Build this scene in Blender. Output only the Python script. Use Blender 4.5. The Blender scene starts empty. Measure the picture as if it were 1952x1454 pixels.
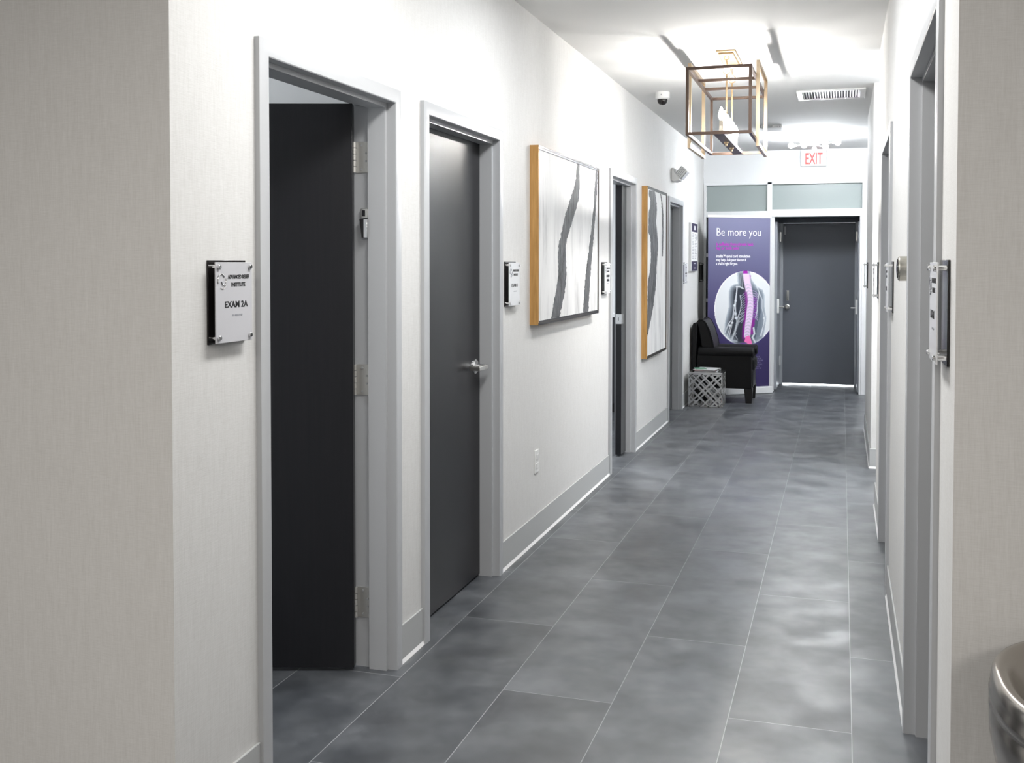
import bpy, bmesh, math, random
import numpy as np
from mathutils import Vector, Matrix
random.seed(7)
S = bpy.context.scene
COL = S.collection

# ------------------------------------------------------------------ camera
W, H = 1952, 1454
F_PX, YAW, PITCH, ROLL, SY = 2021.05, 0.301432, 0.027777, 0.000409, -169.443
CAM_H = 1.458
fwd = Vector((-math.sin(YAW)*math.cos(PITCH), math.cos(YAW)*math.cos(PITCH), -math.sin(PITCH)))
rt = Vector((math.cos(YAW), math.sin(YAW), 0)); up = rt.cross(fwd)
c_, s_ = math.cos(ROLL), math.sin(ROLL)
rt, up = c_*rt + s_*up, -s_*rt + c_*up
cd = bpy.data.cameras.new('camera'); cam = bpy.data.objects.new('camera', cd); COL.objects.link(cam)
m = Matrix((rt, up, -fwd)).transposed().to_4x4(); m.translation = (0, 0, CAM_H)
cam.matrix_world = m
cd.sensor_fit = 'HORIZONTAL'; cd.sensor_width = 36.0
cd.lens = F_PX/W*36.0
cd.shift_x = 0.0; cd.shift_y = SY/W
cd.clip_start = 0.05; cd.clip_end = 100
S.camera = cam

# ------------------------------------------------------------------ world, view
wd = bpy.data.worlds.new('daylight'); S.world = wd; wd.use_nodes = True
wd.node_tree.nodes['Background'].inputs[0].default_value = (0.9, 0.95, 1.0, 1)
wd.node_tree.nodes['Background'].inputs[1].default_value = 6.0
vs = S.view_settings
vs.view_transform = 'Standard'; vs.look = 'None'; vs.gamma = 1.0; vs.use_curve_mapping = False
vs.exposure = 0.82

S.cycles.caustics_reflective = False; S.cycles.caustics_refractive = False
S.cycles.sample_clamp_indirect = 4.0
S.cycles.max_bounces = 8; S.cycles.diffuse_bounces = 5; S.cycles.glossy_bounces = 4
def bulb_light(name, loc, radius, power, color, parent):
    l = bpy.data.lights.new(name, 'POINT'); l.shadow_soft_size = radius; l.energy = power; l.color = color
    o = bpy.data.objects.new(name, l); COL.objects.link(o); o.location = loc; o.parent = parent
    return o
def area_light(name, loc, sx, sy, power, color=(1, 1, 1), spread=math.pi):
    l = bpy.data.lights.new(name, 'AREA'); l.shape = 'RECTANGLE'; l.size = sx; l.size_y = sy
    l.energy = power; l.color = color; l.spread = spread
    o = bpy.data.objects.new(name, l); COL.objects.link(o); o.location = loc
    return o
LANTERN_WATTS = 74.0        # per candle bulb
LANTERN_COLOR = (1.0, 0.97, 0.93)
BRANCH_WATTS = 108.0         # per globe bulb
BRANCH_COLOR = (0.93, 0.965, 1.0)
area_light('lobby_fill_light', (-0.75, 0.35, 2.69), 1.2, 0.6, 20, (1.0, 0.94, 0.87))  # unseen lobby lights, added as front fill for the near walls
area_light('lobby_fill_light', (-2.6, -1.6, 2.69), 1.2, 0.6, 37, (1.0, 0.94, 0.87))
area_light('lobby_fill_light', (1.6, -1.6, 2.69), 1.2, 0.6, 37, (1.0, 0.94, 0.87))
area_light('hall_fill_light', (-0.66, 2.85, 2.69), 0.35, 1.0, 20, (1.0, 0.99, 0.97))  # unseen light, added to brighten the near hall walls and jambs
area_light('hall_fill_light', (-0.66, 4.35, 2.70), 0.35, 0.4, 13, (0.96, 0.98, 1.0))  # second unseen light, added to lift the middle and right-hand walls
area_light('exam_room_light', (-3.9, 3.05, 2.69), 0.8, 0.7, 34, (0.92, 0.96, 1.0))
area_light('office_light', (-2.8, 8.6, 2.69), 1.0, 0.6, 42, (0.92, 0.96, 1.0))
area_light('side_hall_light', (1.0, 7.3, 2.69), 0.6, 0.6, 30, (0.96, 0.98, 1.0))
area_light('side_hall_light', (1.0, 11.0, 2.69), 0.6, 0.6, 30, (0.96, 0.98, 1.0))

# ------------------------------------------------------------------ materials
MATS = {}
def mat(name, color, rough=0.5, metal=0.0, spec=0.5, emit=None, estr=0.0, coat=0.0, trans=0.0, alpha=1.0, ior=1.45):
    if name in MATS: return MATS[name]
    M = bpy.data.materials.new(name); M.use_nodes = True
    b = M.node_tree.nodes['Principled BSDF']
    b.inputs['Base Color'].default_value = (*color, 1)
    b.inputs['Roughness'].default_value = rough
    b.inputs['Metallic'].default_value = metal
    b.inputs['Specular IOR Level'].default_value = spec
    b.inputs['IOR'].default_value = ior
    if emit:
        b.inputs['Emission Color'].default_value = (*emit, 1); b.inputs['Emission Strength'].default_value = estr
    b.inputs['Coat Weight'].default_value = coat
    b.inputs['Transmission Weight'].default_value = trans
    b.inputs['Alpha'].default_value = alpha
    MATS[name] = M
    return M
def nodes(M):
    nt = M.node_tree
    return nt, nt.nodes['Principled BSDF']
def coord(nt, scale=(1, 1, 1), kind='Object'):
    tc = nt.nodes.new('ShaderNodeTexCoord'); mp = nt.nodes.new('ShaderNodeMapping')
    mp.inputs['Scale'].default_value = scale
    nt.links.new(tc.outputs[kind], mp.inputs['Vector'])
    return mp.outputs['Vector']
def noise(nt, vec, scale, detail=4, rough=0.6):
    n = nt.nodes.new('ShaderNodeTexNoise'); n.inputs['Scale'].default_value = scale
    n.inputs['Detail'].default_value = detail; n.inputs['Roughness'].default_value = rough
    nt.links.new(vec, n.inputs['Vector']); return n.outputs['Fac']
def ramp(nt, fac, stops):
    r = nt.nodes.new('ShaderNodeValToRGB'); e = r.color_ramp.elements
    e[0].position, e[0].color = stops[0][0], (*stops[0][1], 1)
    e[1].position, e[1].color = stops[-1][0], (*stops[-1][1], 1)
    for p, c in stops[1:-1]:
        x = e.new(p); x.color = (*c, 1)
    nt.links.new(fac, r.inputs['Fac']); return r.outputs['Color']
def math_node(nt, op, a, b=None):
    n = nt.nodes.new('ShaderNodeMath'); n.operation = op
    for i, v in enumerate((a, b)):
        if v is None: continue
        if isinstance(v, (int, float)): n.inputs[i].default_value = v
        else: nt.links.new(v, n.inputs[i])
    return n.outputs[0]
def mixc(nt, fac, a, b, blend='MIX'):
    n = nt.nodes.new('ShaderNodeMix'); n.data_type = 'RGBA'; n.blend_type = blend
    for sock, v in ((n.inputs[0], fac), (n.inputs[6], a), (n.inputs[7], b)):
        if isinstance(v, (int, float)): sock.default_value = v
        elif isinstance(v, tuple): sock.default_value = (*v, 1)
        else: nt.links.new(v, sock)
    return n.outputs[2]
def bump(nt, b, h, strength, dist):
    n = nt.nodes.new('ShaderNodeBump'); n.inputs['Strength'].default_value = strength; n.inputs['Distance'].default_value = dist
    nt.links.new(h, n.inputs['Height']); nt.links.new(n.outputs[0], b.inputs['Normal'])

# linen wall covering: fine vertical and horizontal threads
M_WALL = mat('linen_wallcovering', (0.70, 0.69, 0.66), 0.75, spec=0.25)
nt, b = nodes(M_WALL)
v1 = noise(nt, coord(nt, (420, 420, 26)), 1.0, 3, 0.65)
v2 = noise(nt, coord(nt, (30, 30, 520)), 1.0, 2, 0.6)
v3 = noise(nt, coord(nt, (90, 90, 9)), 1.0, 2, 0.5)
hh = math_node(nt, 'ADD', math_node(nt, 'MULTIPLY', v1, 0.42), math_node(nt, 'ADD', math_node(nt, 'MULTIPLY', v2, 0.38), math_node(nt, 'MULTIPLY', v3, 0.20)))
nt.links.new(ramp(nt, hh, [(0.34, (0.645, 0.638, 0.622)), (0.50, (0.70, 0.696, 0.684)), (0.68, (0.758, 0.755, 0.746))]), b.inputs['Base Color'])
bump(nt, b, hh, 0.25, 0.002)

M_CEIL = mat('ceiling_paint', (0.80, 0.80, 0.79), 0.8, spec=0.2)
M_WHITE = mat('white_drywall', (0.82, 0.83, 0.84), 0.7, spec=0.3)
M_FRAME = mat('grey_enamel_frame', (0.47, 0.48, 0.495), 0.32, spec=0.5)
M_BASE = mat('grey_vinyl_base', (0.47, 0.48, 0.48), 0.45, spec=0.4)
M_CAULK = mat('white_caulk', (0.85, 0.85, 0.85), 0.5)
M_DOOR = mat('charcoal_door_laminate', (0.020, 0.021, 0.025), 0.36, spec=0.36)
nt, b = nodes(M_DOOR)
nz = noise(nt, coord(nt, (90, 90, 3)), 1.0, 3)
nt.links.new(ramp(nt, nz, [(0.3, (0.0125, 0.013, 0.0155)), (0.7, (0.0155, 0.0155, 0.0185))]), b.inputs['Base Color'])
M_DOOR_GREY = mat('grey_door_laminate', (0.060, 0.063, 0.066), 0.42, spec=0.5)
M_END_DOOR = mat('slate_steel_door', (0.125, 0.137, 0.160), 0.40, spec=0.5)
M_END_FRAME = mat('slate_steel_frame', (0.36, 0.38, 0.41), 0.4)
M_HEADER = mat('dark_slate_header', (0.12, 0.13, 0.15), 0.45)
M_STORE = mat('white_aluminium', (0.84, 0.85, 0.86), 0.35)
M_STEEL = mat('satin_steel', (0.62, 0.61, 0.58), 0.28, 1.0)
M_HINGE = mat('satin_hinge_steel', (0.66, 0.65, 0.62), 0.42, 0.75)
M_CHROME = mat('polished_chrome', (0.80, 0.80, 0.80), 0.10, 1.0)
M_NICKEL = mat('brushed_nickel', (0.52, 0.50, 0.44), 0.25, 1.0)
M_BLACKPL = mat('black_acrylic', (0.010, 0.008, 0.008), 0.12)
M_BLACK = mat('black_paint', (0.012, 0.012, 0.014), 0.4)
M_ACRYL = mat('frosted_silver_acrylic', (0.56, 0.56, 0.59), 0.30)
M_ACRYLW = mat('frosted_white_acrylic', (0.80, 0.81, 0.83), 0.22)
M_INK = mat('black_ink', (0.010, 0.010, 0.012), 0.5)
M_GREYINK = mat('grey_ink', (0.33, 0.34, 0.37), 0.5)
M_PALEINK = mat('pale_ink', (0.72, 0.73, 0.76), 0.4)
M_PLASTIC = mat('white_plastic', (0.82, 0.82, 0.81), 0.35)
M_GREYPL = mat('grey_plastic', (0.42, 0.43, 0.44), 0.4)
M_OAK = mat('ochre_wood', (0.46, 0.25, 0.075), 0.45)
nt, b = nodes(M_OAK)
nz = noise(nt, coord(nt, (70, 70, 5)), 1.0, 4)
nt.links.new(ramp(nt, nz, [(0.3, (0.34, 0.175, 0.045)), (0.7, (0.52, 0.29, 0.095))]), b.inputs['Base Color'])
M_CANVAS = mat('white_canvas', (0.80, 0.80, 0.79), 0.7)
nt, b = nodes(M_CANVAS)
nz = noise(nt, coord(nt, (9, 9, 1.6)), 1.0, 5, 0.65)
nt.links.new(ramp(nt, nz, [(0.30, (0.50, 0.50, 0.50)), (0.46, (0.76, 0.76, 0.755)), (0.7, (0.86, 0.86, 0.85))]), b.inputs['Base Color'])
M_STROKE = mat('charcoal_impasto', (0.10, 0.105, 0.11), 0.55)
nt, b = nodes(M_STROKE)
nz = noise(nt, coord(nt, (38, 38, 9)), 1.0, 6, 0.7)
nt.links.new(ramp(nt, nz, [(0.36, (0.008, 0.008, 0.009)), (0.46, (0.066, 0.070, 0.074)), (0.62, (0.125, 0.13, 0.137)), (0.74, (0.30, 0.30, 0.30))]), b.inputs['Base Color'])
bump(nt, b, nz, 0.8, 0.006)
M_BRONZE = mat('dark_bronze', (0.085, 0.060, 0.048), 0.35, 0.85)
M_GOLD = mat('brushed_gold', (0.66, 0.52, 0.36), 0.30, 1.0)
M_AGED = mat('aged_gold', (0.42, 0.31, 0.19), 0.42, 0.9)
M_BULB = mat('lit_candle_bulb', (1, 1, 1), 0.3, emit=LANTERN_COLOR, estr=25.0)
M_CANDLE = mat('cream_candle_sleeve', (0.85, 0.78, 0.66), 0.5)
M_BULB2 = mat('lit_globe_bulb', (1, 1, 1), 0.3, emit=BRANCH_COLOR, estr=25.0)
M_EXITR = mat('exit_red', (0.62, 0.045, 0.05), 0.5, emit=(1.0, 0.15, 0.13), estr=0.35)
M_FROST = mat('frosted_glass', (0.36, 0.41, 0.405), 0.35, trans=0.12)
M_DARKGL = mat('dark_glass', (0.03, 0.035, 0.04), 0.08, trans=0.4)
M_LEATHER = mat('black_leather', (0.004, 0.004, 0.0045), 0.42, spec=0.22)
nt, b = nodes(M_LEATHER)
nz = noise(nt, coord(nt, (1, 1, 1)), 160, 3)
bump(nt, b, nz, 0.15, 0.002)
M_DARKWOOD = mat('black_stained_wood', (0.008, 0.007, 0.007), 0.35)
M_SILVER = mat('silver_leaf_metal', (0.74, 0.74, 0.74), 0.20, 1.0)
M_FOUNT = mat('brushed_stainless', (0.46, 0.43, 0.395), 0.24, 1.0)
M_PAPER = mat('white_paper', (0.82, 0.82, 0.82), 0.6)
M_CABINET = mat('dark_cabinet', (0.030, 0.031, 0.036), 0.4)
M_COUNTER = mat('white_counter', (0.83, 0.83, 0.83), 0.3)
M_TEXTW = mat('white_print', (0.88, 0.88, 0.90), 0.5)
M_TEXTM = mat('magenta_print', (0.48, 0.012, 0.50), 0.5)
M_TEXTP = mat('mauve_print', (0.30, 0.27, 0.42), 0.5)

# floor: long porcelain tiles laid in a running bond, cloudy concrete look
M_FLOOR = mat('slate_porcelain_tile', (0.08, 0.085, 0.09), 0.3, spec=0.5, ior=2.15)
nt, b = nodes(M_FLOOR)
tc = nt.nodes.new('ShaderNodeTexCoord'); mp = nt.nodes.new('ShaderNodeMapping')
# brick u runs along the hall (world y), brick v across it (world x)
mp.inputs['Rotation'].default_value = (0, 0, math.radians(-90))
TL, TW = 1.331, 0.3785
nt.links.new(tc.outputs['Object'], mp.inputs['Vector'])
sep = nt.nodes.new('ShaderNodeSeparateXYZ'); nt.links.new(tc.outputs['Object'], sep.inputs[0])
col_f = math_node(nt, 'DIVIDE', math_node(nt, 'ADD', sep.outputs['X'], -0.042 + 40*TW), TW)
col_i = math_node(nt, 'FLOOR', col_f)
odd = math_node(nt, 'MODULO', col_i, 2.0)
# columns left of x=0.042 alternate; joints at 3.418 + k*TL or half a tile on
yy = math_node(nt, 'ADD', sep.outputs['Y'], -3.418 + 40*TL)
row_f = math_node(nt, 'ADD', math_node(nt, 'DIVIDE', yy, TL), math_node(nt, 'MULTIPLY', math_node(nt, 'SUBTRACT', 1.0, odd), 0.5))
row_i = math_node(nt, 'FLOOR', row_f)
fx = math_node(nt, 'FRACT', col_f); fy = math_node(nt, 'FRACT', row_f)
dx = math_node(nt, 'MULTIPLY', math_node(nt, 'MINIMUM', fx, math_node(nt, 'SUBTRACT', 1.0, fx)), TW)
dy = math_node(nt, 'MULTIPLY', math_node(nt, 'MINIMUM', fy, math_node(nt, 'SUBTRACT', 1.0, fy)), TL)
joint = math_node(nt, 'LESS_THAN', math_node(nt, 'MINIMUM', dx, dy), 0.0013)
cmb = nt.nodes.new('ShaderNodeCombineXYZ'); nt.links.new(col_i, cmb.inputs[0]); nt.links.new(row_i, cmb.inputs[1])
wn = nt.nodes.new('ShaderNodeTexWhiteNoise'); wn.noise_dimensions = '3D'; nt.links.new(cmb.outputs[0], wn.inputs['Vector'])
off = nt.nodes.new('ShaderNodeVectorMath'); off.operation = 'SCALE'; off.inputs['Scale'].default_value = 13.0
nt.links.new(wn.outputs['Color'], off.inputs[0])
add = nt.nodes.new('ShaderNodeVectorMath'); add.operation = 'ADD'
nt.links.new(tc.outputs['Object'], add.inputs[0]); nt.links.new(off.outputs[0], add.inputs[1])
n1 = noise(nt, add.outputs[0], 4.2, 3, 0.5)
n2 = noise(nt, add.outputs[0], 13.0, 1, 0.5)
nn = math_node(nt, 'ADD', math_node(nt, 'MULTIPLY', n1, 0.75), math_node(nt, 'MULTIPLY', n2, 0.25))
body = ramp(nt, nn, [(0.34, (0.036, 0.040, 0.047)), (0.50, (0.062, 0.068, 0.077)), (0.66, (0.104, 0.111, 0.122))])
tv = math_node(nt, 'ADD', math_node(nt, 'MULTIPLY', wn.outputs['Value'], 0.30), 0.86)
hs = nt.nodes.new('ShaderNodeHueSaturation'); nt.links.new(body, hs.inputs['Color']); nt.links.new(tv, hs.inputs['Value'])
nt.links.new(mixc(nt, joint, hs.outputs[0], (0.30, 0.31, 0.32)), b.inputs['Base Color'])
n3 = noise(nt, add.outputs[0], 5.0, 3, 0.5)
rg = ramp(nt, n3, [(0.36, (0.31, 0.31, 0.31)), (0.64, (0.47, 0.47, 0.47))])
nt.links.new(rg, b.inputs['Roughness'])

# ------------------------------------------------------------------ mesh helpers
class MB:
    def __init__(s): s.bm = bmesh.new(); s.mi = 0
    def box(s, x0, x1, y0, y1, z0, z1, mtx=None):
        v = [s.bm.verts.new((x, y, z)) for x in (x0, x1) for y in (y0, y1) for z in (z0, z1)]
        for q in ((0, 1, 3, 2), (4, 6, 7, 5), (0, 4, 5, 1), (2, 3, 7, 6), (0, 2, 6, 4), (1, 5, 7, 3)):
            f = s.bm.faces.new([v[i] for i in q]); f.material_index = s.mi
        if mtx is not None:
            for q in v: q.co = mtx @ q.co
        return s
    def cyl(s, p, q, r0, r1=None, n=20, caps=True):
        r1 = r0 if r1 is None else r1
        p, q = Vector(p), Vector(q); d = (q - p).normalized()
        a = d.orthogonal().normalized(); c = d.cross(a)
        rings = []
        for o, r in ((p, r0), (q, r1)):
            rings.append([s.bm.verts.new(o + r*(math.cos(t)*a + math.sin(t)*c)) for t in [2*math.pi*i/n for i in range(n)]])
        for i in range(n):
            f = s.bm.faces.new((rings[0][i], rings[0][(i+1) % n], rings[1][(i+1) % n], rings[1][i])); f.material_index = s.mi
        if caps:
            f = s.bm.faces.new(rings[0][::-1]); f.material_index = s.mi
            f = s.bm.faces.new(rings[1]); f.material_index = s.mi
        return s
    def tube(s, pts, r, n=10, closed=False):
        pts = [Vector(p) for p in pts]; N = len(pts); rings = []; prev = None
        for i, p in enumerate(pts):
            if closed: d = pts[(i+1) % N] - pts[i-1]
            else: d = pts[min(i+1, N-1)] - pts[max(i-1, 0)]
            d.normalize()
            a = d.orthogonal().normalized() if prev is None else (prev - prev.dot(d)*d).normalized()
            prev = a; c = d.cross(a)
            rings.append([s.bm.verts.new(p + r*(math.cos(t)*a + math.sin(t)*c)) for t in [2*math.pi*k/n for k in range(n)]])
        for i in range(N if closed else N-1):
            A, B = rings[i], rings[(i+1) % N]
            for k in range(n):
                f = s.bm.faces.new((A[k], A[(k+1) % n], B[(k+1) % n], B[k])); f.material_index = s.mi
        if not closed:
            s.bm.faces.new(rings[0][::-1]); s.bm.faces.new(rings[-1])
        return s
    def lathe(s, prof, c, n=32, axis='Z', sx=1.0, sy=1.0, power=2.0):
        c = Vector(c); rings = []
        for r, h in prof:
            ring = []
            for i in range(n):
                t = 2*math.pi*i/n; ct, st = math.cos(t), math.sin(t)
                a = math.copysign(abs(ct)**(2/power), ct)*r*sx; d = math.copysign(abs(st)**(2/power), st)*r*sy
                o = {'Z': (a, d, h), 'X': (h, a, d), 'Y': (a, h, d)}[axis]
                ring.append(s.bm.verts.new(c + Vector(o)))
            rings.append(ring)
        for A, B in zip(rings, rings[1:]):
            for i in range(n):
                f = s.bm.faces.new((A[i], A[(i+1) % n], B[(i+1) % n], B[i])); f.material_index = s.mi
        for R_ in (rings[0], rings[-1]):
            f = s.bm.faces.new(R_); f.material_index = s.mi
        return s
    def prism(s, pts, t0, t1, axis='Y', mtx=None):
        # polygon pts in the two other axes, extruded from t0 to t1 along axis
        def mk(p, t):
            return {'X': (t, p[0], p[1]), 'Y': (p[0], t, p[1]), 'Z': (p[0], p[1], t)}[axis]
        A = [s.bm.verts.new(mk(p, t0)) for p in pts]; B = [s.bm.verts.new(mk(p, t1)) for p in pts]
        n = len(pts)
        for i in range(n):
            f = s.bm.faces.new((A[i], A[(i+1) % n], B[(i+1) % n], B[i])); f.material_index = s.mi
        f = s.bm.faces.new(A[::-1]); f.material_index = s.mi
        f = s.bm.faces.new(B); f.material_index = s.mi
        if mtx is not None:
            for q in A + B: q.co = mtx @ q.co
        return s
    def build(s, name, mats, parent=None, smooth=True, bevel=0.0, seg=2, angle=0.6):
        bmesh.ops.recalc_face_normals(s.bm, faces=s.bm.faces)
        me = bpy.data.meshes.new(name); s.bm.to_mesh(me); s.bm.free()
        for mm in (mats if isinstance(mats, (list, tuple)) else [mats]): me.materials.append(mm)
        if smooth and len(me.polygons):
            me.polygons.foreach_set('use_smooth', [True]*len(me.polygons)); me.set_sharp_from_angle(angle=angle)
        o = bpy.data.objects.new(name, me); COL.objects.link(o)
        if parent is not None:
            o.parent = parent; o.matrix_parent_inverse = Matrix.Identity(4)
            if parent.location.length > 0 or parent.rotation_euler.z:
                pass
        if bevel:
            bv = o.modifiers.new('bevel', 'BEVEL'); bv.width = bevel; bv.segments = seg; bv.limit_method = 'ANGLE'; bv.angle_limit = 0.7
        return o

def tag(o, label=None, cat=None, group=None, kind=None):
    if label: o['label'] = label
    if cat: o['category'] = cat
    if group: o['group'] = group
    if kind: o['kind'] = kind
    return o
def thing(name, loc, label, cat, group=None, rz=0.0):
    o = bpy.data.objects.new(name, None); COL.objects.link(o); o.location = loc; o.rotation_euler.z = rz
    o.empty_display_size = 0.1
    return tag(o, label, cat, group)
def struct(o): o['kind'] = 'structure'; return o
def copy_tree(o, parent=None):
    c = o.copy(); COL.objects.link(c)
    if parent is not None: c.parent = parent
    for ch in list(o.children): copy_tree(ch, c)
    return c
def text_mesh(name, body, size, material, parent, mtx, width=None, align='LEFT', extrude=0.0003, bold=0.0):
    cu = bpy.data.curves.new('txt', 'FONT'); cu.body = body; cu.size = size; cu.extrude = extrude; cu.offset = bold
    cu.align_x = align; cu.resolution_u = 2
    to = bpy.data.objects.new('txt', cu); COL.objects.link(to)
    me = bpy.data.meshes.new_from_object(to)
    bpy.data.objects.remove(to); bpy.data.curves.remove(cu)
    me.name = name; me.materials.clear(); me.materials.append(material)
    xs = [v.co.x for v in me.vertices]
    k = 1.0 if width is None else width/(max(xs) - min(xs))
    for v in me.vertices: v.co = mtx @ Vector((v.co.x*k, v.co.y, v.co.z))
    o = bpy.data.objects.new(name, me); COL.objects.link(o); o.parent = parent
    return o

# ------------------------------------------------------------------ setting
ZC = 2.73
XL, XLI = -1.525, -1.655          # left wall faces
XR, XRI = 0.207, 0.337            # right wall faces
YC = 2.17                         # where the hall meets the lobby
struct(MB().box(-6.0, 4.0, -3.6, 13.22, -0.10, 0.0).build('floor', M_FLOOR, smooth=False))
struct(MB().box(-6.0, 4.0, -3.6, 13.30, ZC, ZC + 0.1).build('ceiling', M_CEIL, smooth=False))

LEFT = [(2.551, 3.517, 2.072), (3.737, 4.712, 2.072), (7.135, 8.095, 2.109), (9.699, 10.606, 2.072)]
RIGHT = [(2.470, 3.515, 2.072), (4.880, 5.885, 2.072)]
def wall_with_doors(name, x0, x1, y0, y1, doors):
    w = MB(); y = y0
    for a, b_, z in doors:
        a += 0.012; b_ -= 0.012; z -= 0.012
        w.box(x0, x1, y, a, 0, ZC); w.box(x0, x1, a, b_, z, ZC); y = b_
    w.box(x0, x1, y, y1, 0, ZC)
    return struct(w.build(name, M_WALL, smooth=False))
wall_with_doors('wall_left', XLI, XL, YC, 12.34, LEFT)
wall_with_doors('wall_right', XR, XRI, YC, 6.72, RIGHT)
struct(MB().box(XR, XRI, 7.93, 9.78, 0, ZC).build('wall_right_far', M_WALL, smooth=False))
struct(MB().box(-6.0, XLI, YC, YC + 0.12, 0, ZC).build('wall_front_left', M_WALL, smooth=False))
struct(MB().box(XRI, 4.0, YC, YC + 0.12, 0, ZC).build('wall_front_right', M_WALL, smooth=False))
struct(MB().box(-6.1, 4.1, -3.7, -3.6, 0, ZC).build('wall_back', M_WALL, smooth=False))
struct(MB().box(-6.1, -6.0, -3.6, 13.3, 0, ZC).build('wall_outer_left', M_WHITE, smooth=False))
struct(MB().box(4.0, 4.1, -3.6, 13.3, 0, ZC).build('wall_outer_right', M_WHITE, smooth=False))
# rooms beyond the left wall
struct(MB().box(-6.0, XLI, 3.573, 3.68, 0, ZC).build('wall_exam_partition', M_WHITE, smooth=False))
struct(MB().box(-6.0, XLI, 6.70, 6.80, 0, ZC).build('wall_office_partition', M_WHITE, smooth=False))
struct(MB().box(-6.0, XLI, 10.75, 10.85, 0, ZC).build('wall_office_back', M_WHITE, smooth=False))
# side halls beyond the right wall
struct(MB().box(1.9, 2.0, 2.29, 13.2, 0, ZC).build('wall_side_hall', M_WHITE, smooth=False))
struct(MB().box(XRI, 1.9, 6.60, 6.72, 0, ZC).build('wall_side_partition', M_WHITE, smooth=False))
struct(MB().box(XRI, 1.9, 7.93, 8.05, 0, ZC).build('wall_side_far', M_WHITE, smooth=False))
# end wall
YE = 12.33
w = MB(); w.box(XLI, 0.258, YE, YE + 0.10, 2.375, ZC); w.box(0.258, 1.9, YE, YE + 0.10, 0, ZC)
w.box(-6.0, XLI, YE, YE + 0.10, 0, ZC)
struct(w.build('wall_end', M_WHITE, smooth=False))
# storefront frame on the end wall
def sf(name, *bx):
    q = MB()
    for x in bx: q.box(*x)
    return struct(q.build(name, M_STORE, bevel=0.004))
sf('trim_1', (-1.522, -1.495, YE - 0.012, YE + 0.09, 0, 2.375), (-0.812, -0.757, YE - 0.012, YE + 0.09, 0, 2.375),
   (0.210, 0.256, YE - 0.012, YE + 0.09, 0, 2.375), (0.188, 0.212, YE - 0.006, YE + 0.09, 0, 1.985),
   (-0.757, -0.728, YE - 0.006, YE + 0.09, 0, 1.985),
   (-1.497, 0.212, YE - 0.012, YE + 0.09, 2.346, 2.375), (-1.497, -0.81, YE - 0.012, YE + 0.09, 1.985, 2.048),
   (-0.76, 0.212, YE - 0.012, YE + 0.09, 1.980, 2.064),
   (-1.497, -0.81, YE + 0.01, YE + 0.08, 1.528, 1.572), (-1.497, -0.81, YE + 0.01, YE + 0.08, 1.012, 1.052),
   (-1.497, -0.81, YE + 0.01, YE + 0.08, 0.0, 0.12))
struct(MB().box(-1.497, -0.810, YE + 0.03, YE + 0.045, 2.046, 2.348).build('window_1', M_FROST, smooth=False))
struct(MB().box(-0.759, 0.212, YE + 0.03, YE + 0.045, 2.062, 2.348).build('window_2', M_FROST, smooth=False))
q = MB()
for z0, z1 in ((0.12, 1.014), (1.05, 1.53), (1.57, 1.987)): q.box(-1.497, -0.810, YE + 0.035, YE + 0.05, z0, z1)
struct(q.build('window_3', M_DARKGL, smooth=False))
# entry vestibule
VY = 13.12
w = MB(); w.box(-0.86, -0.735, YE + 0.10, VY + 0.1, 0, 2.05); struct(w.build('wall_vestibule_left', M_HEADER, smooth=False))
w = MB(); w.box(0.202, 0.33, YE + 0.10, VY + 0.1, 0, 2.05); struct(w.build('wall_vestibule_right', M_HEADER, smooth=False))
struct(MB().box(-0.86, 0.33, YE + 0.09, VY + 0.1, 1.990, 2.05).build('ceiling_vestibule', M_HEADER, smooth=False))
w = MB(); w.box(-6.0, -0.734, VY, VY + 0.1, 0, ZC); w.box(0.202, 4.0, VY, VY + 0.1, 0, ZC); w.box(-0.734, 0.202, VY, VY + 0.1, 1.99, ZC)
struct(w.build('wall_entry', M_WHITE, smooth=False))
w = MB(); w.box(-0.734, -0.672, VY, VY + 0.1, 0, 1.99); w.box(0.146, 0.202, VY, VY + 0.1, 0, 1.99)
struct(w.build('trim_2', M_END_FRAME, bevel=0.003))
struct(MB().box(-0.734, 0.202, VY - 0.001, VY + 0.1, 1.938, 1.99).build('trim_3', M_HEADER, bevel=0.003))

# hollow-metal door frames: one mitred profile swept up, across and down
def frame(name, xf, inward, a, b_, zt, wallx):
    s = inward      # +1 frame goes towards +x, -1 towards -x (into the wall)
    dep = 0.162
    back = abs(wallx - xf)
    prof = [(0.0, back), (0.0, 0.0), (0.006, -0.002), (0.046, -0.002), (0.049, 0.0), (0.049, 0.034), (0.065, 0.034), (0.065, 0.101), (0.049, 0.101), (0.049, dep), (0.0, dep), (0.0, dep - back)]
    bm = bmesh.new(); cols = []
    for d, h in prof:
        x = xf + s*h
        cols.append([bm.verts.new(p) for p in ((x, a + d, 0), (x, a + d, zt - d), (x, b_ - d, zt - d), (x, b_ - d, 0))])
    for A, B in zip(cols, cols[1:]):
        for i in range(3): bm.faces.new((A[i], A[i+1], B[i+1], B[i]))
    q = MB(); q.bm.free(); q.bm = bm
    return struct(q.build(name, M_FRAME, angle=0.5))
for i, (a, b_, z) in enumerate(LEFT): frame('trim_%d' % (4 + i), XL + 0.016, -1, a, b_, z, XL)
for i, (a, b_, z) in enumerate(RIGHT): frame('trim_%d' % (8 + i), XR - 0.012, 1, a, b_, z, XR)

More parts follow.
